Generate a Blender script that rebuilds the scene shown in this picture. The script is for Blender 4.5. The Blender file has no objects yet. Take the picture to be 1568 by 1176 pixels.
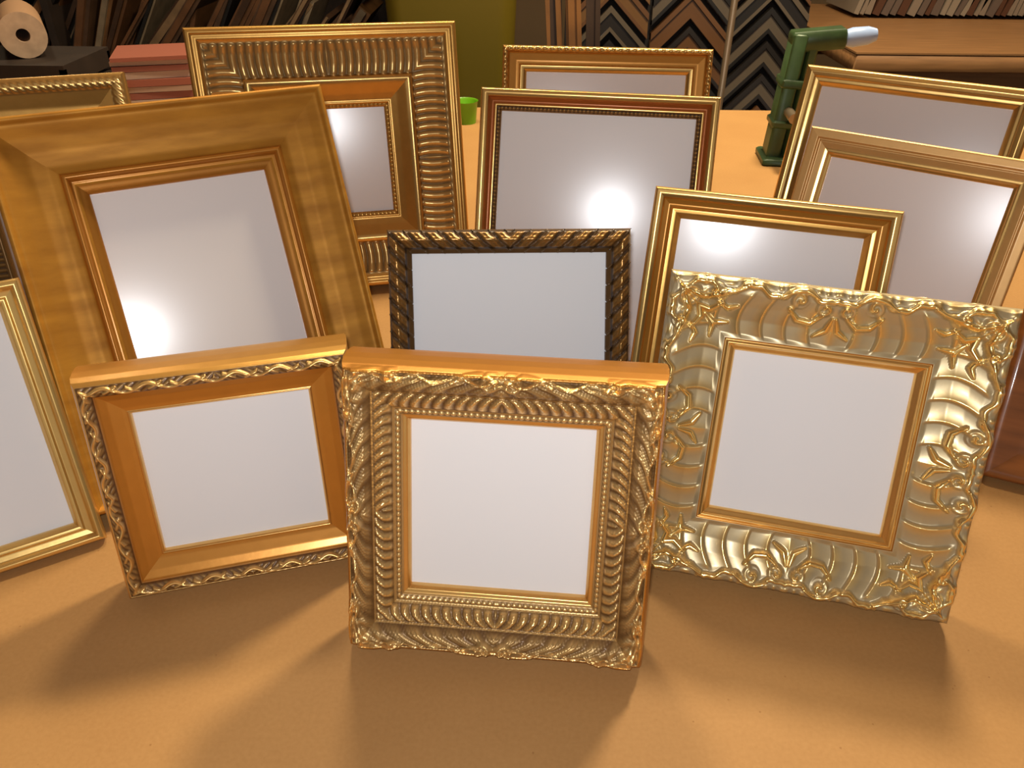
import bpy, math, random
import numpy as np
from mathutils import Matrix, Vector
random.seed(4)
scene=bpy.context.scene
scene.view_settings.view_transform='Standard'
scene.view_settings.look='None'
COL=scene.collection
pi=math.pi

# ------------------------------------------------------------ materials
def newmat(name):
    m=bpy.data.materials.new(name);m.use_nodes=True
    nt=m.node_tree;b=nt.nodes['Principled BSDF'];return m,nt,b
def simple(name,col,rough=.5,metal=0.,coat=0.,coatr=.1,noise=0.,nscale=20.,bump=0.,stretch=None,spec=.5):
    m,nt,b=newmat(name)
    b.inputs['Roughness'].default_value=rough;b.inputs['Metallic'].default_value=metal
    b.inputs['Coat Weight'].default_value=coat;b.inputs['Coat Roughness'].default_value=coatr
    b.inputs['Specular IOR Level'].default_value=spec
    c=(*col,1)
    b.inputs['Base Color'].default_value=c
    if noise>0 or bump>0:
        tc=nt.nodes.new('ShaderNodeTexCoord');mp=nt.nodes.new('ShaderNodeMapping')
        if stretch: mp.inputs['Scale'].default_value=stretch
        n=nt.nodes.new('ShaderNodeTexNoise');n.inputs['Scale'].default_value=nscale;n.inputs['Detail'].default_value=5
        nt.links.new(tc.outputs['Object'],mp.inputs['Vector']);nt.links.new(mp.outputs['Vector'],n.inputs['Vector'])
        if noise>0:
            r=nt.nodes.new('ShaderNodeValToRGB')
            r.color_ramp.elements[0].position=.3;r.color_ramp.elements[1].position=.7
            r.color_ramp.elements[0].color=(*[x*(1-noise) for x in col],1)
            r.color_ramp.elements[1].color=(*[min(1,x*(1+noise*.6)) for x in col],1)
            nt.links.new(n.outputs['Fac'],r.inputs['Fac']);nt.links.new(r.outputs['Color'],b.inputs['Base Color'])
        if bump>0:
            bp=nt.nodes.new('ShaderNodeBump');bp.inputs['Strength'].default_value=bump;bp.inputs['Distance'].default_value=.002
            nt.links.new(n.outputs['Fac'],bp.inputs['Height']);nt.links.new(bp.outputs['Normal'],b.inputs['Normal'])
    return m
def gilt(name,hi,lo,rough=.33,metal=.75,mott=.25,nscale=90.,rlo=None,mlo=None,coat=.2,stretch=(1,1,1),bump=.12,spec=.5):
    """leaf over bole: the relief attribute exposes metal on the raised parts, patina in the hollows"""
    m,nt,b=newmat(name);N=nt.nodes;Lk=nt.links
    at=N.new('ShaderNodeAttribute');at.attribute_name='relief'
    tc=N.new('ShaderNodeTexCoord');mp=N.new('ShaderNodeMapping');mp.inputs['Scale'].default_value=stretch
    n=N.new('ShaderNodeTexNoise');n.inputs['Scale'].default_value=nscale;n.inputs['Detail'].default_value=6
    Lk.new(tc.outputs['Object'],mp.inputs['Vector']);Lk.new(mp.outputs['Vector'],n.inputs['Vector'])
    ma=N.new('ShaderNodeMath');ma.operation='MULTIPLY_ADD';ma.inputs[1].default_value=mott*2;ma.inputs[2].default_value=-mott
    Lk.new(n.outputs['Fac'],ma.inputs[0])
    ad=N.new('ShaderNodeMath');ad.operation='ADD';ad.use_clamp=True
    Lk.new(at.outputs['Fac'],ad.inputs[0]);Lk.new(ma.outputs[0],ad.inputs[1])
    mx=N.new('ShaderNodeMix');mx.data_type='RGBA'
    mx.inputs['A'].default_value=(*lo,1);mx.inputs['B'].default_value=(*hi,1)
    Lk.new(ad.outputs[0],mx.inputs['Factor']);Lk.new(mx.outputs['Result'],b.inputs['Base Color'])
    def rng(a0,a1,sock):
        mr=N.new('ShaderNodeMapRange');mr.inputs['To Min'].default_value=a0;mr.inputs['To Max'].default_value=a1
        Lk.new(ad.outputs[0],mr.inputs['Value']);Lk.new(mr.outputs['Result'],b.inputs[sock])
    rng(rlo if rlo is not None else rough+.12,rough,'Roughness')
    rng(mlo if mlo is not None else metal,metal,'Metallic')
    b.inputs['Coat Weight'].default_value=coat;b.inputs['Coat Roughness'].default_value=.2
    b.inputs['Specular IOR Level'].default_value=spec
    if bump:
        bp=N.new('ShaderNodeBump');bp.inputs['Strength'].default_value=bump;bp.inputs['Distance'].default_value=.0008
        Lk.new(n.outputs['Fac'],bp.inputs['Height']);Lk.new(bp.outputs['Normal'],b.inputs['Normal'])
    return m

# ------------------------------------------------------------ mesh helpers
def add(name,me,parent=None,mats=(),loc=None):
    for m in mats: me.materials.append(m)
    o=bpy.data.objects.new(name,me);COL.objects.link(o)
    if parent: o.parent=parent
    if loc is not None:o.location=loc
    return o
def empty(name,mat=None):
    e=bpy.data.objects.new(name,None);e.empty_display_size=.05;COL.objects.link(e)
    if mat is not None:e.matrix_world=mat
    return e
class MB:
    """small mesh builder"""
    def __init__(s): s.v=[];s.f=[];s.m=[];s.sm=[]
    def raw(s,vs,fs,mi=0,smooth=False):
        o=len(s.v);s.v+=[tuple(p) for p in vs]
        for f in fs: s.f.append([i+o for i in f]);s.m.append(mi);s.sm.append(smooth)
    def box(s,lo,hi,mi=0,M=None,taper=0.,bev=0.):
        x0,y0,z0=lo;x1,y1,z1=hi
        if bev>0:
            b=bev
            ring=[(x0+b,y0),(x1-b,y0),(x1,y0+b),(x1,y1-b),(x1-b,y1),(x0+b,y1),(x0,y1-b),(x0,y0+b)]
            cx,cy=(x0+x1)/2,(y0+y1)/2
            def ins(p,k): 
                return (p[0]+(b if p[0]<cx else -b)*k,p[1]+(b if p[1]<cy else -b)*k)
            L=[[(*ins(p,.7),z0) for p in ring],[(*p,z0+b*.7) for p in ring],[(*p,z1-b*.7) for p in ring],[(*ins(p,.7),z1) for p in ring]]
            vs=[q for l in L for q in l];fs=[list(range(7,-1,-1)),list(range(24,32))]
            for k in range(3):
                for i in range(8): fs.append([k*8+i,k*8+(i+1)%8,(k+1)*8+(i+1)%8,(k+1)*8+i])
        else:
            t=taper
            vs=[(x0+t,y0+t,z0),(x1-t,y0+t,z0),(x1-t,y1-t,z0),(x0+t,y1-t,z0),(x0,y0,z1),(x1,y0,z1),(x1,y1,z1),(x0,y1,z1)]
            fs=[[3,2,1,0],[4,5,6,7],[0,1,5,4],[1,2,6,5],[2,3,7,6],[3,0,4,7]]
        if M is not None: vs=[tuple(M@Vector(p)) for p in vs]
        s.raw(vs,fs,mi)
    def lathe(s,prof,n=24,mi=0,M=None,closed=False):
        vs=[];k=len(prof)
        for i in range(n):
            t=2*pi*i/n
            for (r,z) in prof: vs.append((r*math.cos(t),r*math.sin(t),z))
        fs=[]
        for i in range(n):
            j=(i+1)%n
            for a in range(k-1): fs.append([i*k+a,j*k+a,j*k+a+1,i*k+a+1])
            if closed: fs.append([i*k+k-1,j*k+k-1,j*k,i*k])
        if M is not None: vs=[tuple(M@Vector(p)) for p in vs]
        s.raw(vs,fs,mi,True)
    def tube(s,pts,r,n=12,mi=0):
        pts=[Vector(p) for p in pts];vs=[];up=Vector((0,0,1))
        for i,p in enumerate(pts):
            t=(pts[min(i+1,len(pts)-1)]-pts[max(i-1,0)]).normalized()
            a=t.cross(up)
            if a.length<1e-3:a=t.cross(Vector((1,0,0)))
            a.normalize();b=t.cross(a)
            rr=r[i] if isinstance(r,(list,tuple)) else r
            for k in range(n):
                q=2*pi*k/n;vs.append(p+a*rr*math.cos(q)+b*rr*math.sin(q))
        fs=[]
        for i in range(len(pts)-1):
            for k in range(n): fs.append([i*n+k,i*n+(k+1)%n,(i+1)*n+(k+1)%n,(i+1)*n+k])
        fs.append(list(range(n-1,-1,-1)));fs.append([(len(pts)-1)*n+k for k in range(n)])
        s.raw(vs,fs,mi,True)
    def obj(s,name,mats,parent=None,loc=None):
        me=bpy.data.meshes.new(name);me.from_pydata(s.v,[],s.f)
        me.polygons.foreach_set('material_index',s.m);me.polygons.foreach_set('use_smooth',s.sm)
        me.update()
        try: me.set_sharp_from_angle(angle=math.radians(45))
        except Exception: pass
        return add(name,me,parent,mats,loc)

# ------------------------------------------------------------ frame moulding
def refine(prof,ds,passes):
    """prof: list of (a,d,matindex of the segment that ends here)"""
    A=[prof[0][0]];D=[prof[0][1]];Mi=[]
    for i in range(1,len(prof)):
        a0,d0=prof[i-1][:2];a1,d1,m=prof[i]
        k=max(1,int(math.ceil(math.hypot(a1-a0,d1-d0)/ds)))
        for j in range(1,k+1):
            A.append(a0+(a1-a0)*j/k);D.append(d0+(d1-d0)*j/k);Mi.append(m)
    A=np.array(A);D=np.array(D)
    for _ in range(passes):
        A[1:-1]=.25*A[:-2]+.5*A[1:-1]+.25*A[2:];D[1:-1]=.25*D[:-2]+.5*D[1:-1]+.25*D[2:]
    return A,D,np.array(Mi)
def moulding(name,w,h,prof,disp,mats,parent,ds=.0008,dl=.001,passes=1,base_relief=.75):
    A,D,Mi=refine(prof,ds,passes);na=len(A)
    VV=[];FF=[];MM=[];RR=[];off=0
    for side in range(4):
        L=w if side%2==0 else h
        ns=max(3,int(L/dl))|1
        t=np.linspace(0,1,ns)
        a=np.broadcast_to(A[None,:],(ns,na));d=np.broadcast_to(D[None,:],(ns,na)).copy()
        s=a+t[:,None]*(L-2*a)
        sp=np.minimum(s,L-s)
        rel=np.full((ns,na),base_relief)
        sh=np.zeros((ns,na))
        if disp is not None:
            res=disp(a,sp,L/2-sp,L)
            d=d+res[0];rel=res[1]
            if len(res)>2: sh=res[2]
        aa=a+sh
        if side==0: u=-w/2+s;v=aa
        elif side==1: u=w/2-aa;v=s
        elif side==2: u=w/2-s;v=h-aa
        else: u=-w/2+aa;v=h-s
        P=np.stack([u,-d,v],-1).reshape(-1,3)
        VV.append(P);RR.append(rel.reshape(-1))
        i=np.arange(ns-1)[:,None]*na+np.arange(na-1)[None,:]
        q=np.stack([i,i+na,i+na+1,i+1],-1).reshape(-1,4)+off
        FF.append(q);MM.append(np.tile(Mi,ns-1));off+=ns*na
    V=np.concatenate(VV);Fq=np.concatenate(FF);Mx=np.concatenate(MM);R=np.concatenate(RR)
    me=bpy.data.meshes.new(name)
    me.vertices.add(len(V));me.vertices.foreach_set('co',V.astype(np.float32).ravel())
    me.loops.add(Fq.size);me.loops.foreach_set('vertex_index',Fq.astype(np.int32).ravel())
    me.polygons.add(len(Fq));me.polygons.foreach_set('loop_start',(np.arange(len(Fq))*4).astype(np.int32))
    me.polygons.foreach_set('material_index',Mx.astype(np.int32))
    me.update(calc_edges=True)
    me.polygons.foreach_set('use_smooth',[True]*len(Fq))
    at=me.attributes.new('relief','FLOAT','POINT');at.data.foreach_set('value',np.clip(R,0,1).astype(np.float32))
    me.validate()
    return add(name,me,parent,mats)

BACK=simple('backing_board_black',(.03,.025,.02),.8)
EAS=simple('easel_board_brown',(.12,.07,.04),.8)
def frame(x,y,yaw,lean,w,h,r,T,prof,disp,mats,mat_m,Dp,**kw):
    yaw=math.radians(yaw);l=math.radians(lean)
    M=Matrix.Translation((x,y,T*math.sin(l)))@Matrix.Rotation(yaw,4,'Z')@Matrix.Rotation(-l,4,'X')
    e=empty('picture_frame',M)
    moulding('moulding',w,h,prof,disp,mats,e,**kw)
    b=MB();i=r-.003
    b.box((-w/2+i,Dp+.0015,i),(w/2-i,Dp+.003,h-i));b.obj('mat_under_glass',[mat_m],e)
    b=MB();b.box((-w/2+.002,T-.0025,.002),(w/2-.002,T-.0002,h-.002));b.obj('backing',[BACK],e)
    hz=.62*h;hinge_n=T
    z0=T*math.sin(l)+hz*math.cos(l)-hinge_n*math.sin(l)
    phi=math.radians(24)
    dirz=-(math.cos(phi)*math.cos(l)+math.sin(phi)*math.sin(l))
    Ls=(z0-.001)/(-dirz)
    b=MB();c,s_=math.cos(phi),math.sin(phi);th=.002
    for_=[(-.013,0),(.013,0),(.024,Ls),(-.024,Ls)]
    vs=[]
    for yy in (0,th):
        for (u,q) in for_: vs.append((u,hinge_n+s_*q+yy*c,hz-c*q+yy*s_))
    b.raw(vs,[[0,1,2,3],[7,6,5,4],[0,4,5,1],[1,5,6,2],[2,6,7,3],[3,7,4,0]])
    b.obj('easel_strut',[EAS],e)
    return e

# ornament primitives (numpy)
def win(x,a,b,soft):
    return np.clip((x-a)/soft,0,1)*np.clip((b-x)/soft,0,1)
def dome(x,c,hw): return np.sqrt(np.clip(1-((x-c)/hw)**2,0,1))
def ridges(ph,sharp=1.0): return (0.5+0.5*np.cos(2*pi*ph))**sharp
def beads(a,s,a0,hw,p):
    sx=((s/p)%1-.5)*2
    return np.sqrt(np.clip(1-sx**2-((a-a0)/hw)**2,0,1))
def scroll(x,y,x0,y0,R,turn=1,sgn=1,ph=0):
    dx=x-x0;dy=y-y0;rho=np.hypot(dx,dy);th=np.arctan2(dy,dx)*sgn
    return np.clip(1-(rho/R)**2,0,1)**.7*(.25+.75*(0.5+.5*np.cos(2*pi*turn*rho/R*1.0-th+ph)))
def stroke(x,y,pts,wd):
    """leaf vein / tendril along a polyline, tapered"""
    best=np.zeros_like(x);n=len(pts)-1
    for i in range(n):
        ax,ay=pts[i];bx,by=pts[i+1];dx,dy=bx-ax,by-ay
        t=np.clip(((x-ax)*dx+(y-ay)*dy)/(dx*dx+dy*dy+1e-12),0,1)
        dist=np.hypot(x-ax-t*dx,y-ay-t*dy)
        tt=(i+t)/n;ww=wd*(.35+.65*np.sin(pi*np.clip(tt*.9+.05,0,1)))
        best=np.maximum(best,np.clip(1-(dist/ww)**2,0,1)**.6)
    return best

WHITE=simple('mat_board_white',(.86,.87,.89),.55,spec=.3)
GLZ=simple('glazed_mat_board',(.88,.81,.78),.5,coat=1.0,coatr=.20)
GLZ2=simple('glazed_mat_board_warm',(.88,.76,.70),.5,coat=.8,coatr=.22)

G_bright=gilt('gold_leaf_bright',(.98,.64,.22),(.50,.23,.05),.27,.88,.18)
G_outer=gilt('gold_leaf_deep',(.88,.50,.13),(.38,.16,.025),.32,.8,.2)
G_orange=gilt('gold_orange_lacquer',(.68,.30,.045),(.34,.12,.014),.33,.55,.15)
G_red=gilt('red_bole_lacquer',(.45,.13,.025),(.22,.05,.012),.33,.45,.15)
G_champ=gilt('champagne_gilt',(.96,.64,.25),(.15,.072,.020),.3,.85,.15,rlo=.5,mlo=.4)
G_scroll=gilt('scroll_antique_gilt',(.90,.56,.19),(.13,.055,.014),.3,.8,.12,rlo=.5,mlo=.3)
G_silver=gilt('silver_gold_patina',(1.0,.70,.25),(.46,.375,.225),.24,.9,.18,rlo=.42,mlo=.5)
G_bronze=gilt('dark_bronze',(.42,.22,.06),(.035,.016,.007),.3,.75,.15,rlo=.5,mlo=.3)
G_wood=gilt('gilded_wood_brown',(.66,.31,.040),(.30,.115,.013),.45,.35,.6,nscale=26,stretch=(1,1,4),coat=.0,spec=.25)
G_matte=gilt('matte_champagne',(.78,.46,.17),(.50,.26,.07),.42,.5,.2)
G_olive=gilt('olive_gold',(.86,.58,.20),(.45,.25,.06),.32,.8,.2)
G_rib=gilt('ribbed_antique',(1.0,.66,.25),(.22,.13,.045),.3,.8,.15,rlo=.5,mlo=.5)
W_red=simple('cherry_wood',(.30,.10,.022),.4,noise=.35,nscale=14,stretch=(1,1,8),coat=.3)

# ---- F1 : centre front, ornate leaf roll, fluting and pearls
r=.033;T=.030
def dF1(a,s,c,L):
    h=np.zeros_like(a);rel=np.full_like(a,.55)
    w1=win(a,.0045,.0155,.0018)
    ph=((s*1.0+a*1.7+.0012*np.sin(a*700))/.0108)%1
    v=(ph**.7)*np.clip((1-ph)*3.2,0,1)*w1*dome(a,.010,.0062)
    vein=.8+.2*np.cos(2*pi*ph*4)
    v*=vein*(.75+.25*np.cos(2*pi*s/.043))
    h+=.0036*v;rel=np.where(w1>.05,.0+1.15*v,rel)
    e=np.clip(1-((a-(.0066+.0016*np.sin(2*pi*s/.0215)))/.0011)**2,0,1)*win(a,.003,.012,.001)
    h+=.0014*e;rel=np.maximum(rel,e*.9*(w1>0))
    w2=win(a,.0160,.0250,.0012);g2=ridges((s+.55*(a-.0205)+.0017*np.sin((a-.016)/.009*pi))/.0056,.8)*w2
    h+=.0022*g2*dome(a,.0205,.0050);rel=np.where(w2>.05,.0+.9*g2,rel)
    b=beads(a,s,.0275,.0010,.0030);h+=.0009*b;rel=np.where((a>.0262)&(a<.0290),.15+.75*b,rel)
    for (x,A,R) in ((.012,.008,.009),(.026,.0062,.0055)):
        q=scroll(s,a,x,A,R,1.2,1);h+=.0020*q;rel=np.maximum(rel,q)
    q=scroll(c,a,.005,.007,.0055,1.2,-1);h+=.0028*q;rel=np.maximum(rel,q)
    q=stroke(c,a,[(.002,.006),(.010,.0035),(.018,.0045),(.024,.0075)],.0016);h+=.0018*q;rel=np.maximum(rel,q)
    q=stroke(s,a,[(.008,.004),(.018,.0030),(.026,.0045),(.032,.008)],.0016);h+=.0018*q;rel=np.maximum(rel,q)
    n=.00015*np.sin(s*2900+a*1700)*np.sin(a*3100-s*900);h+=n*win(a,.003,.026,.001)
    f=(a>.0022);h=h*f;rel=np.where(a<.0022,.55,rel)
    return h,rel
P1=[(.0004,-T,0),(0,-.026,0),(0,-.018,0),(.0006,-.011,0),(.0018,-.0045,0),(.0032,-.0008,0),(.0042,-.0002,0),(.0052,-.0020,1),(.008,.0006,1),(.0125,-.0012,1),(.0158,-.0052,1),
    (.0163,-.0060,1),(.0205,-.0068,1),(.0248,-.0100,1),(.0258,-.0112,1),(.0292,-.0122,1),(.0296,-.0134,1),(.0316,-.0138,2),(.033,-.0160,2),(.033,-.0200,2)]
frame(-.0087,.2676,-4.9,16.2,.1601,.1610,r,T,P1,dF1,[G_orange,G_champ,G_bright],WHITE,.0170,ds=.00045,dl=.00045,passes=1)

# ---- F2 : left front, scroll band on the crest, flat orange cove
r=.0248;T=.030
def dF2(a,s,c,L):
    rel=np.full_like(a,.7);h=np.zeros_like(a)
    p=.022
    w=win(a,.0036,.0104,.0008)
    yc=.0070+.0020*np.sin(2*pi*s/p)
    q=np.clip(1-((a-yc)/.0013)**2,0,1)*w
    q2=np.clip(1-((a-(.0070-.0018*np.sin(2*pi*s/p+.9)))/.0012)**2,0,1)*w*(ridges(s/p*2+.2)>.3)
    t=ridges((s+a*1.3)/.0040,.8)*w*.3
    v=np.maximum(np.maximum(q,q2*.85),t);h+=.0020*v
    rel=np.where(w>.02,-.03+1.05*v,rel)
    return h,rel
P2=[(.0005,-T,0),(0,-.026,0),(.0,-.018,0),(.0006,-.010,0),(.0018,-.0045,0),(.0034,-.0016,0),(.0038,-.0024,1),(.0070,-.0006,1),(.0102,-.0030,1),(.0106,-.0052,1),(.0112,-.0060,2),
    (.015,-.0085,2),(.021,-.0108,2),(.0232,-.0112,2),(.0238,-.0104,3),(.0248,-.0118,3),(.0248,-.0160,3)]
frame(-.1509,.3236,15.67,11.4,.1428,.1369,r,T,P2,dF2,[G_outer,G_scroll,G_orange,G_bright],WHITE,.0130,ds=.0005,dl=.0005)

# ---- F3 : right front, swept shell frame with acanthus scrolls
r=.0419;T=.022
def dF3(a,s,c,L):
    h=np.zeros_like(a);rel=np.full_like(a,.10)
    w=win(a,.0065,.0345,.003)
    ph=(s+.0060*np.sin((a-.006)/.030*pi*.9)+.10*a)/.0125
    f=(ph%1);v=(f**2.2)*np.clip((1-f)*7,0,1)
    v=v*w*(.5+.5*np.sin(np.clip((a-.004)/.032,0,1)*pi))
    h+=.0032*v;rel+=.95*np.clip(v*1.4-.2,0,1)
    rc=.0060+.0022*np.sin(2*pi*s/.026)+.0006*np.sin(2*pi*s/.0087)
    e=np.clip(1-((a-rc)/.0020)**2,0,1)**.7*(a>.002)
    h+=.0026*e;rel=np.maximum(rel,e)
    k=ridges(s/.0065+.3*np.sin(s*300),1.5)*win(a,.0005,.0045,.001);h+=.0008*k;rel=np.maximum(rel,k*.7)
    def orn(q,H):
        nonlocal h,rel
        m=np.clip(q*2,0,1);h=h*(1-.6*m)+H*q;rel=np.maximum(rel*(1-.5*m),np.clip(q*1.5-.35,0,1))
    orn(scroll(s,a,.013,.0115,.0066,1.3,1),.0042)
    orn(scroll(s,a,.027,.0090,.0054,1.2,-1),.0036)
    orn(stroke(s,a,[(.006,.006),(.016,.018),(.024,.020),(.031,.015)],.0024),.0034)
    orn(stroke(s,a,[(.012,.019),(.014,.024),(.020,.0255)],.0020),.0030)
    orn(stroke(s,a,[(.010,.009),(.020,.013),(.030,.010),(.042,.0055)],.0022),.0034)
    orn(stroke(s,a,[(.022,.022),(.027,.027),(.035,.026)],.0020),.0028)
    orn(stroke(s,a,[(.028,.015),(.034,.018),(.039,.016)],.0018),.0026)
    orn(scroll(c,a,.0055,.0120,.0050,1.1,-1),.0040)
    orn(stroke(c,a,[(.001,.017),(.003,.024),(.009,.028)],.0020),.0030)
    orn(stroke(c,a,[(.006,.016),(.012,.021),(.019,.020),(.024,.014)],.0021),.0032)
    orn(scroll(c,a,.019,.0088,.0050,1.2,1),.0036)
    orn(stroke(c,a,[(.010,.0065),(.017,.0035),(.025,.0050),(.030,.0085)],.0018),.0028)
    h*=(a<.0355)
    rel=np.where(a>.0355,.85,rel)
    sh=.0010*np.sin(2*pi*s/.026)*np.clip((.010-a)/.010,0,1)*(a>.001)
    return h,rel,sh
P3=[(.003,-T,0),(.0012,-.014,0),(0,-.0055,0),(.0015,-.0010,0),(.005,0,0),(.009,-.0014,0),(.016,-.0052,0),(.024,-.0085,0),(.032,-.0098,0),(.0350,-.0086,0),
    (.0356,-.0098,1),(.0375,-.0086,1),(.0387,-.0104,1),(.0412,-.0122,1),(.0419,-.0135,1),(.0419,-.0165,1)]
frame(.1589,.3157,-14.33,21.3,.1798,.1790,r,T,P3,dF3,[G_silver,G_bright],WHITE,.0135,ds=.0005,dl=.0005)

# ---- F4 : dark bronze leaf rope
r=.0147;T=.016
def dF4(a,s,c,L):
    w=win(a,.0008,.0118,.0012)
    ph=((s-a*1.0)/.0105)%1
    v=(1-np.abs(ph-.45)*2)**.8*w
    v2=ridges((s*1.0-a*1.0)/.0105*3+.2,1)*.35*w
    k=beads(a,s-a,.0062,.0022,.0105)*w
    v=np.clip(v*.7+v2+.3*k,0,1)
    return .0024*v*dome(a,.006,.0066),.0+np.where(w>.02,v**1.6*1.1,.25)
P4=[(.001,-T,0),(0,-.010,0),(0,-.004,0),(.0012,-.001,0),(.006,.0008,0),(.011,-.0015,0),(.0120,-.0040,0),(.0132,-.0050,1),(.0147,-.0060,1),(.0147,-.0090,1)]
frame(.0009,.3872,2.7,22.9,.1520,.1824,r,T,P4,dF4,[G_bronze,G_bronze],WHITE,.0075,ds=.0005,dl=.0006)

# ---- F5 : smooth gold stepped
r=.0193;T=.016
P5=[(.0008,-T,0),(0,-.012,0),(0,-.003,0),(.0012,-.0004,0),(.0042,0,0),(.0066,-.0012,0),(.0070,-.0030,1),(.0105,-.0046,1),(.0125,-.0040,1),(.0130,-.0026,2),(.0160,-.0030,2),(.0180,-.0052,2),(.0193,-.0066,2),(.0193,-.0095,2)]
frame(.1487,.4196,-16.0,21.3,.1544,.1930,r,T,P5,None,[G_bright,G_orange,G_outer],GLZ,.007,ds=.0006,dl=.02)

# ---- F6 : gold lip, red cove, beaded sight edge
r=.0167;T=.016
def dF6(a,s,c,L):
    b=beads(a,s,.0149,.0011,.0031)
    return .0011*b,np.where((a>.0134)&(a<.0162),.05+.9*b,.8)
P6=[(.0008,-T,0),(0,-.012,0),(0,-.003,0),(.0012,-.0004,0),(.0040,0,0),(.0064,-.0012,0),(.0070,-.0028,1),(.0095,-.0046,1),(.0112,-.0044,1),(.0117,-.0034,0),(.0132,-.0036,0),(.0136,-.0050,2),(.0160,-.0058,2),(.0167,-.0068,2),(.0167,-.0095,2)]
frame(.0543,.5510,-7.6,21.2,.1861,.2269,r,T,P6,dF6,[G_bright,G_red,G_bronze],GLZ,.007,ds=.0006,dl=.0007)

# ---- F7 : behind, small roped rim
r=.0224;T=.016
def dF7(a,s,c,L):
    w=win(a,.0005,.0055,.001);v=ridges((s+a)/.0065,.8)*w
    return .0014*v,np.where(w>.05,.3+.7*v,.7)
P7=[(.0008,-T,0),(0,-.010,0),(0,-.003,0),(.0012,-.0004,0),(.0030,.0004,0),(.0055,-.0010,0),(.0060,-.0030,1),(.013,-.0052,1),(.016,-.0050,1),(.0168,-.0036,0),(.0200,-.0044,0),(.0224,-.0066,0),(.0224,-.0095,0)]
frame(.0801,.7021,-3.5,16.7,.1925,.2310,r,T,P7,dF7,[G_bright,G_orange],GLZ2,.007,ds=.0007,dl=.0012)

# ---- F8 : bright plain gold
r=.0159;T=.016
P8=[(.0008,-T,0),(0,-.012,0),(0,-.004,0),(.0015,-.0012,0),(.0050,0,0),(.0085,-.0012,0),(.0092,-.0026,0),(.0125,-.0032,0),(.0150,-.0054,0),(.0159,-.0066,0),(.0159,-.0095,0)]
frame(.2976,.6243,-31.1,17.7,.1811,.2263,r,T,P8,None,[G_bright],GLZ2,.007,ds=.0006,dl=.02)
# ---- F9 : matte champagne
r=.0193;T=.016
P9=[(.0008,-T,0),(0,-.012,0),(0,-.002,0),(.0010,-.0004,0),(.0070,0,0),(.0074,-.0016,0),(.0088,-.0018,0),(.0092,-.0008,0),(.0140,-.0030,0),(.0165,-.0034,1),(.0172,-.0052,1),(.0193,-.0062,1),(.0193,-.0095,1)]
frame(.2592,.5131,-33.8,18.2,.1630,.2037,r,T,P9,None,[G_matte,G_bright],GLZ2,.007,ds=.0006,dl=.02)

# ---- F11 : wide ribbed antique
r=.0726;T=.030
def dF11(a,s,c,L):
    w=win(a,.0135,.0440,.002);v=ridges((s+.0016*np.sin((a-.0135)/.03*pi))/.0078,.7)*w
    rel=np.where(w>.02,.0+.95*v,.75)
    b=ridges(s/.004)*win(a,.0690,.0722,.0006)
    return .0022*v+.0005*b,np.where(a>.069,.3+.6*b,rel)
P11=[(.001,-T,0),(0,-.020,0),(0,-.004,0),(.0012,-.0008,0),(.0050,0,0),(.0062,-.0016,0),(.0100,-.0014,0),(.0118,-.0030,0),(.0130,-.0042,1),(.022,-.0085,1),(.034,-.0115,1),(.0435,-.0125,1),
     (.0445,-.0075,2),(.0475,-.0060,2),(.0510,-.0072,2),(.0600,-.0130,3),(.0665,-.0160,3),(.0680,-.0150,3),(.0690,-.0165,0),(.0726,-.0175,0),(.0726,-.0215,0)]
frame(-.1601,.7087,13.0,15.1,.2427,.2430,r,T,P11,dF11,[G_outer,G_rib,G_bright,G_outer],GLZ,.0185,ds=.0012,dl=.0009)

# ---- F12 : big gilded wood scoop
r=.0500;T=.026
P12=[(.001,-T,0),(0,-.018,0),(0,-.004,0),(.0008,-.0010,0),(.0028,0,0),(.0042,-.0014,0),(.0052,-.0034,0),(.0060,-.0030,0),(.013,-.0072,0),(.022,-.0110,0),(.031,-.0122,0),(.0365,-.0112,0),
     (.0370,-.0092,1),(.0392,-.0080,1),(.0408,-.0100,1),(.0414,-.0124,1),(.0432,-.0118,1),(.0444,-.0132,0),(.0475,-.0142,1),(.0500,-.0160,1),(.0500,-.020,1)]
frame(-.1726,.4208,28.8,27.4,.2118,.2509,r,T,P12,None,[G_wood,G_orange],GLZ,.017,ds=.0012,dl=.02,passes=1,base_relief=.5)

# ---- F14 : left edge, smooth
r=.0146;T=.013
P14=[(.0006,-T,0),(0,-.010,0),(0,-.003,0),(.0010,-.0008,1),(.0034,0,1),(.0050,-.0016,1),(.0056,-.0030,1),(.0095,-.0040,1),(.0102,-.0026,1),(.0124,-.0030,1),(.0146,-.0060,1),(.0146,-.0085,1)]
frame(-.3115,.3240,31.2,21.5,.1338,.1673,r,T,P14,None,[G_orange,G_olive],WHITE,.007,ds=.0006,dl=.02)

# ---- F15/F16 : back left
r=.018;T=.014
def dF15(a,s,c,L):
    w=win(a,.003,.014,.001);v=ridges(s/.0035)*w
    return .0009*v,np.where(w>.02,.1+.7*v,.5)
P15=[(.0006,-T,0),(0,-.010,0),(0,-.002,0),(.002,0,0),(.004,-.002,0),(.014,-.004,0),(.015,-.003,0),(.018,-.006,0),(.018,-.009,0)]
frame(-.368,.398,25,17,.135,.195,r,T,P15,dF15,[G_bronze],WHITE,.0075,ds=.0008,dl=.0008)
r=.036;T=.018
def dF16(a,s,c,L):
    w=win(a,.003,.011,.001);v=ridges((s+a)/.005)*w
    return .0010*v,np.where(w>.02,.3+.7*v,.7)
P16=[(.0006,-T,0),(0,-.010,0),(0,-.002,0),(.002,0,0),(.007,.0005,0),(.012,-.002,0),(.022,-.006,1),(.030,-.007,1),(.032,-.004,0),(.036,-.008,0),(.036,-.012,0)]
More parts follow.
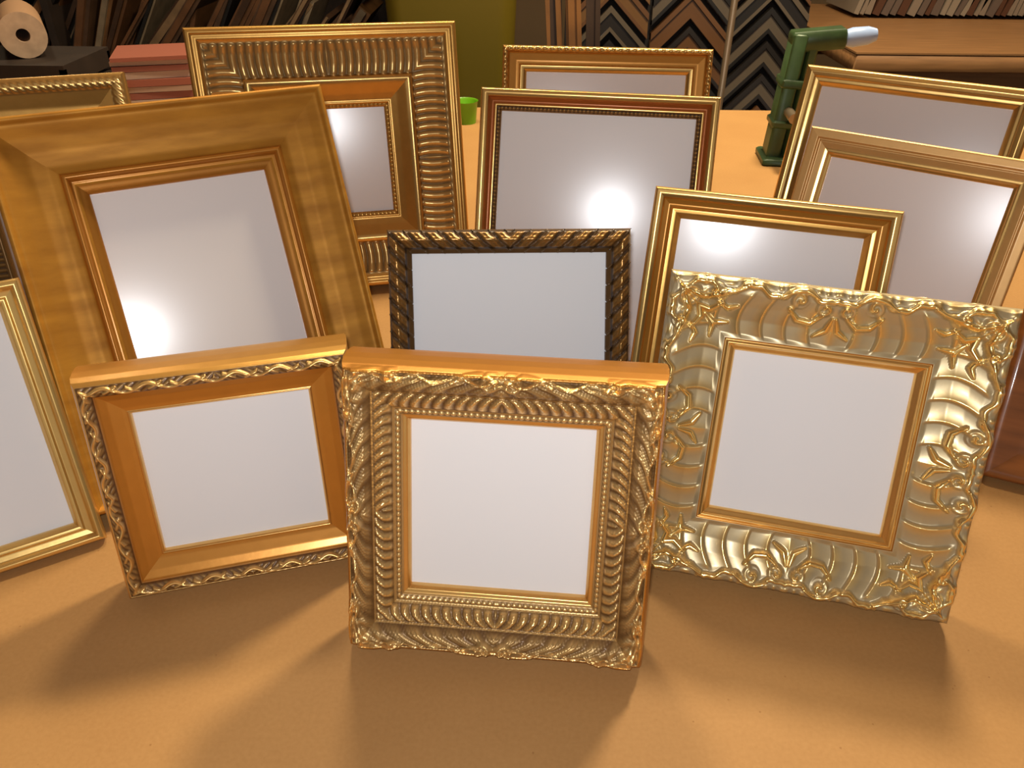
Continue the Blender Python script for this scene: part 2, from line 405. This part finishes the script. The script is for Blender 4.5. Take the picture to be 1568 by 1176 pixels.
frame(-.388,.523,20,17,.240,.234,r,T,P16,dF16,[G_bright,G_outer],GLZ2,.0095,ds=.001,dl=.001)
# ---- F10 : cherry frame at the right edge
r=.035;T=.014
P10=[(.001,-T,0),(0,-.012,0),(0,-.004,0),(.0015,-.001,0),(.005,0,0),(.010,-.002,0),(.020,-.006,0),(.028,-.007,0),(.030,-.005,0),(.035,-.009,0),(.035,-.012,0)]
frame(.412,.392,-24,28,.18,.24,r,T,P10,None,[W_red],WHITE,.009,ds=.001,dl=.02)

# ------------------------------------------------------------ workbench with kraft paper
KR,nt,b=newmat('kraft_paper')
tc=nt.nodes.new('ShaderNodeTexCoord')
n1=nt.nodes.new('ShaderNodeTexNoise');n1.inputs['Scale'].default_value=420;n1.inputs['Detail'].default_value=4
n2=nt.nodes.new('ShaderNodeTexNoise');n2.inputs['Scale'].default_value=9;n2.inputs['Detail'].default_value=4
n3=nt.nodes.new('ShaderNodeTexVoronoi');n3.inputs['Scale'].default_value=70
for n in (n1,n2,n3): nt.links.new(tc.outputs['Object'],n.inputs['Vector'])
r1=nt.nodes.new('ShaderNodeValToRGB');r1.color_ramp.elements[0].position=.25;r1.color_ramp.elements[1].position=.8
r1.color_ramp.elements[0].color=(.40,.205,.068,1);r1.color_ramp.elements[1].color=(.50,.275,.098,1)
mxa=nt.nodes.new('ShaderNodeMath');mxa.operation='MULTIPLY_ADD';mxa.inputs[1].default_value=.45
nt.links.new(n1.outputs['Fac'],mxa.inputs[0])
m2=nt.nodes.new('ShaderNodeMath');m2.operation='MULTIPLY';m2.inputs[1].default_value=.55
nt.links.new(n2.outputs['Fac'],m2.inputs[0]);nt.links.new(m2.outputs[0],mxa.inputs[2])
nt.links.new(mxa.outputs[0],r1.inputs['Fac'])
sp=nt.nodes.new('ShaderNodeValToRGB');sp.color_ramp.elements[0].position=.02;sp.color_ramp.elements[1].position=.05
sp.color_ramp.elements[0].color=(.35,.16,.06,1);sp.color_ramp.elements[1].color=(1,1,1,1)
nt.links.new(n3.outputs['Distance'],sp.inputs['Fac'])
mm=nt.nodes.new('ShaderNodeMix');mm.data_type='RGBA';mm.blend_type='MULTIPLY';mm.inputs['Factor'].default_value=.4
nt.links.new(r1.outputs['Color'],mm.inputs['A']);nt.links.new(sp.outputs['Color'],mm.inputs['B'])
nt.links.new(mm.outputs['Result'],b.inputs['Base Color'])
b.inputs['Roughness'].default_value=.6;b.inputs['Specular IOR Level'].default_value=.2
bp=nt.nodes.new('ShaderNodeBump');bp.inputs['Strength'].default_value=.15;bp.inputs['Distance'].default_value=.0005
nt.links.new(n1.outputs['Fac'],bp.inputs['Height']);nt.links.new(bp.outputs['Normal'],b.inputs['Normal'])
OAK=simple('bench_wood',(.36,.18,.07),.5,noise=.3,nscale=8,stretch=(1,12,12))
PALE=simple('pale_pine',(.36,.18,.07),.5,noise=.2,nscale=8,stretch=(1,12,12))
def bench(name,x0,x1,y0,y1,top,mt,shelf_z=-.70):
    e=empty(name)
    b=MB();b.box((x0,y0,-.004),(x1,y1,0),0);b.obj('top_cover',[mt],e)
    b=MB();b.box((x0+.002,y0+.002,-.045),(x1-.002,y1-.002,-.004),0,bev=.004)
    b.box((x0+.06,y0+.06,-.14),(x1-.06,y0+.085,-.045));b.box((x0+.06,y1-.085,-.14),(x1-.06,y1-.06,-.045))
    for xx in (x0+.05,x1-.13):
        for yy in (y0+.05,y1-.13): b.box((xx,yy,-.9),(xx+.08,yy+.08,-.045),0,bev=.004)
    b.box((x0+.08,y0+.1,-.72),(x1-.08,y1-.1,-.70))
    b.obj('bench_frame',[OAK],e);return e
bench('workbench',-1.35,1.35,-.35,1.46,None,KR)
SB=bench('side_workbench',.82,2.5,2.02,2.85,None,PALE)

# ------------------------------------------------------------ background
def stack(name,x0,y0,z0,w,d,n,th,cols,jit=.004,parent=None):
    mats=[simple(name+'_m%d'%i,c,.6) for i,c in enumerate(cols)]
    b=MB();z=z0
    for i in range(n):
        t=th*random.uniform(.7,1.3);dx=random.uniform(-jit,jit);dy=random.uniform(-jit,jit)
        M=Matrix.Translation((x0+dx,y0+dy,0))@Matrix.Rotation(random.uniform(-.03,.03)+.3,4,'Z')
        b.box((-w/2,-d/2,z+.0008),(w/2,d/2,z+t),i%len(cols),M);z+=t
    return b.obj(name,mats)
stack('booklet_stack',-.582,1.34,0,.115,.11,13,.0088,[(.33,.10,.06),(.48,.35,.27),(.28,.09,.06),(.44,.29,.21)])

DK=simple('dark_crate',(.03,.018,.012),.6,noise=.4,nscale=10)
KB=simple('cardboard_tube_shell',(.45,.26,.14),.7);KI=simple('cardboard_tube_core',(.50,.34,.22),.7,noise=.2,nscale=60)
e=empty('storage_crate')
b=MB()
X0,X1,Y0,Y1,Hc=-1.02,-.70,1.28,1.44,.100
b.box((X0,Y0,0.0),(X1,Y1,.008))
for k in range(3):
    z=.010+k*.030
    b.box((X0,Y0,z),(X1,Y0+.008,z+.024));b.box((X0,Y1-.008,z),(X1,Y1,z+.024));b.box((X0,Y0,z),(X0+.008,Y1,z+.024));b.box((X1-.008,Y0,z),(X1,Y1,z+.024))
b.box((X0,Y0,.094),(X1,Y1,Hc))
b.obj('slats',[DK],e)
e=empty('cardboard_tube')
b=MB();M=Matrix.Translation((-.822,1.41,.100+.0345))@Matrix.Rotation(math.radians(30),4,'Z')@Matrix.Rotation(math.radians(90),4,'X')
b.lathe([(.034,-.07),(.034,0.09)],32,0,M);b.lathe([(.034,.09),(.010,.09)],32,1,M);b.lathe([(.010,.09),(.010,-.07)],32,1,M);b.lathe([(.010,-.07),(.034,-.07)],32,1,M)
b.obj('tube',[KB,KI],e)

def leaning(name,x0,x1,y,zb,zt,n,cols,wr=(.02,.05),tilt=.25,lean=.2,parent=None):
    mats=[simple(name+'_m%d'%i,c,.45,noise=.25,nscale=12) for i,c in enumerate(cols)]
    b=MB()
    for i in range(n):
        x=x0+(x1-x0)*(i+.5)/n;w=random.uniform(*wr);t=random.uniform(.012,.02)
        H=(zt-zb)*random.uniform(.85,1.0)
        M=Matrix.Translation((x,y+random.uniform(-.03,.03),zb))@Matrix.Rotation(-lean,4,'X')@Matrix.Rotation(tilt*random.uniform(.6,1.2),4,'Y')
        k=random.randrange(len(cols))
        b.box((-w/2,0,0),(w/2,t*.5,H),k,M);b.box((w/2-w*.35,-t*.6,0),(w/2,0,H),k,M)
    return b.obj(name,mats)
browns=[(.12,.05,.018),(.05,.022,.009),(.20,.12,.06),(.012,.008,.006),(.18,.08,.025),(.22,.16,.10),(.010,.008,.007),(.08,.04,.02)]
SHF=empty('moulding_shelf')
def shelf(x0,x1,y0,y1,zs,mt):
    b=MB()
    for xx in (x0,(x0+x1)/2-.01,x1-.02): b.box((xx,y0,-.9),(xx+.02,y1,zs[-1]))
    for z in zs: b.box((x0,y0,z-.02),(x1,y1,z))
    b.box((x0,y1-.01,-.9),(x1,y1,zs[-1]))
    return b.obj('shelf_unit',[mt],SHF)
shelf(-2.2,-.32,2.30,2.75,[-.86,-.45,-.10,.75],DK)
def ends(x0,x1,y,z,cols,hr,tl):
    mats=[simple('offcut_m%d'%i,c,.5,noise=.3,nscale=25) for i,c in enumerate(cols)]
    b=MB();x=x0
    while x<x1:
        w=random.uniform(.016,.050);H=random.uniform(*hr);k=random.randrange(len(cols))
        M=Matrix.Translation((x,y+random.uniform(-.02,.04),z+.012))@Matrix.Rotation(random.uniform(*tl),4,'Y')
        b.box((0,0,0),(w*.8,.25,H),k,M);b.box((w*.15,-.01,0),(w*.55,0,H*.98),(k+1)%len(cols),M);x+=w
    return b.obj('moulding_offcuts',mats,SHF)
ends(-2.15,-.52,2.34,-.10,browns,(.14,.26),(.35,.80))
ends(-2.15,-.48,2.34,-.45,browns,(.1,.22),(.3,.6))

OL=simple('olive_plastic',(.14,.10,.006),.45)
b=MB()
def rr(x,y,rad,n=6):
    out=[]
    for cx,cy,s0 in ((x-rad,y-rad,0),(-x+rad,y-rad,1),(-x+rad,-y+rad,2),(x-rad,-y+rad,3)):
        for i in range(n+1):
            t=(s0+i/n)*pi/2;out.append((cx+rad*math.cos(t),cy+rad*math.sin(t)))
    return out
lv=[(.105,.12,-.9),(.150,.17,.22),(.160,.18,.22),(.160,.18,.25),(.150,.17,.25),(.10,.115,-.88)]
vs=[];nn=len(rr(1,1,.1))
for (x,y,z) in lv: vs+=[(p[0],p[1],z) for p in rr(x,y,.04)]
fs=[[k*nn+i,k*nn+(i+1)%nn,(k+1)*nn+(i+1)%nn,(k+1)*nn+i] for k in range(5) for i in range(nn)]
fs.append([5*nn+i for i in range(nn)]);fs.append([i for i in range(nn-1,-1,-1)])
b.raw(vs,fs,0,False);b.obj('plastic_bin',[OL],loc=(-.145,2.05,0))
LM=simple('lime_plastic',(.16,.42,.01),.35)
b=MB();b.lathe([(0,0),(.018,0),(.021,.034),(.0225,.036),(.0205,.034),(.017,.004),(0,.004)],24,0);b.obj('plastic_cup',[LM],loc=(-.084,1.36,0))

# corner sample rack
BKB=simple('rack_board',(.012,.008,.007),.7)
e=empty('corner_sample_rack')
b=MB();M=Matrix.Translation((.465,2.26,-.9))@Matrix.Rotation(-.08,4,'X')
b.box((-.33,0,0),(.33,.02,1.55),0,M);b.box((-.33,0,0),(-.29,.3,.04),0,M);b.box((.29,0,0),(.33,.3,.04),0,M);b.box((-.33,-.01,0),(.33,0,.05),0,M)
b.obj('rack_panel',[BKB],e)
cc=[(.02,.015,.012),(.05,.02,.01),(.14,.06,.02),(.012,.01,.008),(.12,.09,.06),(.02,.014,.01),(.18,.085,.025),(.015,.012,.01)]
mats=[simple('sample_%d'%i,c,.35,coat=.3) for i,c in enumerate(cc)]
b=MB();s2=math.sqrt(.5)
for colm in range(3):
    cx=-.210+colm*.215
    for row in range(17):
        cz=.12+row*.084+(.035 if colm%2 else 0)
        k=random.randrange(len(cc));k2=random.randrange(len(cc));La=.145
        for sg in (-1,1):
            for (wd,y0,kk,o) in ((.046,-.020,k,0),(.012,-.027,k2,0.0),(.008,-.024,k2,.037)):
                def P(t,q): return (sg*(t*s2),-(t*s2)-q/s2)
                vs=[];
                for yy in (y0,0):
                    for (t,q) in ((0,o),(La,o),(La,o+wd),(0,o+wd)):
                        px,pz=P(t,q);vs.append(tuple(M@Vector((cx+px,yy-.001,cz+pz))))
                f=[[0,1,2,3],[7,6,5,4],[0,4,5,1],[1,5,6,2],[2,6,7,3],[3,7,4,0]]
                b.raw(vs,f,kk)
b.obj('corner_samples',mats,e)
leaning('leaning_mouldings',.14,.24,1.98,-.9,.33,5,[(.22,.09,.02),(.16,.06,.015),(.05,.025,.012)],(.022,.038),-.07,.1)

ST=simple('brushed_steel',(.42,.32,.22),.35,metal=.8)
b=MB();b.lathe([(0,-.9),(.13,-.9),(.13,-.885),(.02,-.875),(.0065,-.86),(.0065,1.0),(0,1.0)],20,0)
b.obj('metal_stand_pole',[ST],loc=(.408,1.62,0))

# mitre vise on the bench
GR=simple('green_cast_iron',(.045,.085,.03),.4,noise=.3,nscale=40,metal=.1)
BL=simple('pale_blue_grip',(.35,.47,.75),.3)
e=empty('mitre_vise')
b=MB()
b.box((-.026,-.035,0),(.040,.035,.010),0,bev=.003)
M=Matrix.Translation((-.003,0,.006))@Matrix.Rotation(math.radians(3),4,'Y')
b.box((-.017,-.020,0),(.003,.020,.170),0,M,bev=.003)
b.box((.006,-.016,0),(.020,.016,.160),0,M,bev=.003)
b.box((-.020,-.024,.045),(.022,.024,.055),0,M,bev=.003)
b.box((-.020,-.024,.10),(.022,.024,.112),0,M,bev=.003)
M2=Matrix.Translation((.0,0,.165))@Matrix.Rotation(math.radians(84),4,'Y')
b.box((-.014,-.018,-.012),(.012,.018,.060),0,M2,bev=.004)
b.lathe([(0,-.03),(.007,-.03),(.007,.03),(0,.03)],14,1,Matrix.Translation((.0,-.03,.075))@Matrix.Rotation(pi/2,4,'X'))
b.obj('vise_body',[GR,ST],e)
b=MB();b.lathe([(0,-.025),(.009,-.023),(.013,-.008),(.012,.012),(.008,.023),(0,.025)],18,0,Matrix.Translation((.078,0,.173))@Matrix.Rotation(math.radians(82),4,'Y'));b.obj('grip',[BL],e)
e.matrix_world=Matrix.Translation((.392,1.17,0))@Matrix.Rotation(-.1,4,'Z')

# things on / under side bench
e=SB
b=MB();cl=[(.26,.20,.15),(.14,.10,.08),(.30,.24,.18),(.10,.04,.02)]
mats=[simple('board_%d'%i,c,.6) for i,c in enumerate(cl)]
x=1.0
while x<2.2:
    w=random.uniform(.012,.03);M=Matrix.Translation((x,2.55,.013))@Matrix.Rotation(random.uniform(.15,.4),4,'Y')
    b.box((0,0,0),(w*.8,.25,.22),random.randrange(4),M);x+=w
b.obj('paper_boards',mats,e)
b=MB();x=.93
mats=[simple('block_%d'%i,c,.6,noise=.2,nscale=10) for i,c in enumerate([(.62,.42,.25),(.4,.22,.10),(.2,.1,.05)])]
while x<2.25:
    w=random.uniform(.06,.13);b.box((x,2.13,-.70),(x+w*.93,2.45,-.18+random.uniform(-.03,.02)),random.randrange(3),bev=.004);x+=w
b.obj('wood_blocks',mats,e)

# ------------------------------------------------------------ room
WALL=simple('plaster_wall',(.26,.17,.09),.8,noise=.1,nscale=3);FL=simple('floor_boards',(.10,.05,.022),.5,noise=.4,nscale=5,stretch=(8,1,1))
CE=simple('ceiling_paint',(.80,.66,.48),.9)
def slab(name,lo,hi,mt):
    b=MB();b.box(lo,hi);return b.obj(name,[mt])
slab('floor',(-3.2,-2.6,-1.0),(3.2,4.1,-.9),FL);slab('ceiling',(-3.2,-2.6,1.75),(3.2,4.1,1.85),CE)
slab('wall_back',(-3.2,4.0,-.9),(3.2,4.1,1.75),WALL);slab('wall_left',(-3.2,-2.6,-.9),(-3.1,4.0,1.75),WALL);slab('wall_right',(3.1,-2.6,-.9),(3.2,4.0,1.75),WALL)

# ------------------------------------------------------------ lights
SH=simple('lamp_shade_enamel',(.08,.10,.08),.4);BU,nt,b=newmat('bulb_glow')
b.inputs['Emission Color'].default_value=(1,.8,.5,1);b.inputs['Emission Strength'].default_value=6
def pendant(x,y,z,pw,col,rad):
    e=empty('pendant_lamp');e.location=(x,y,z)
    m=MB();m.lathe([(.012,.12),(.03,.11),(.05,.07),(.14,0),(.138,-.003),(.047,.066),(.012,.105)],32,0);m.tube([(0,0,.10),(0,0,1.75-z)],.004,8,0)
    m.obj('shade',[SH],e)
    m=MB();m.lathe([(0,.03),(.025,.045),(.02,.08),(.012,.10)],16,0);m.obj('bulb',[BU],e)
    L=bpy.data.lights.new('lamp_light','AREA');L.shape='DISK';L.size=rad*2;L.energy=pw;L.color=col
    o=bpy.data.objects.new('lamp_light',L);COL.objects.link(o);o.parent=e;o.location=(0,0,-.005)
pendant(.50,1.28,1.40,29,(1,.84,.58),.10)
pendant(-.12,1.20,1.40,12,(1,.84,.58),.10)
pendant(-1.2,2.0,1.35,3,(1,.78,.5),.1)
pendant(1.3,2.0,1.35,5,(1,.78,.5),.1)
P=bpy.data.lights.new('camera_flash','POINT');P.energy=4.3;P.shadow_soft_size=.008;P.color=(.96,.97,1.0)
o=bpy.data.objects.new('camera_flash',P);COL.objects.link(o);o.location=(-.006,.0,.374)
w=bpy.data.worlds.new('world');scene.world=w;w.use_nodes=True
bg=w.node_tree.nodes['Background'];bg.inputs['Color'].default_value=(1,.90,.78,1);bg.inputs['Strength'].default_value=.38

# ------------------------------------------------------------ camera
c=bpy.data.cameras.new('camera');c.sensor_width=36;c.lens=36*1216.9/1588;c.clip_start=.01
o=bpy.data.objects.new('camera',c);COL.objects.link(o);scene.camera=o
o.matrix_world=Matrix.Translation((0,0,.36))@Matrix.Rotation(math.radians(90-33.24),4,'X')@Matrix.Rotation(math.radians(.61),4,'Z')
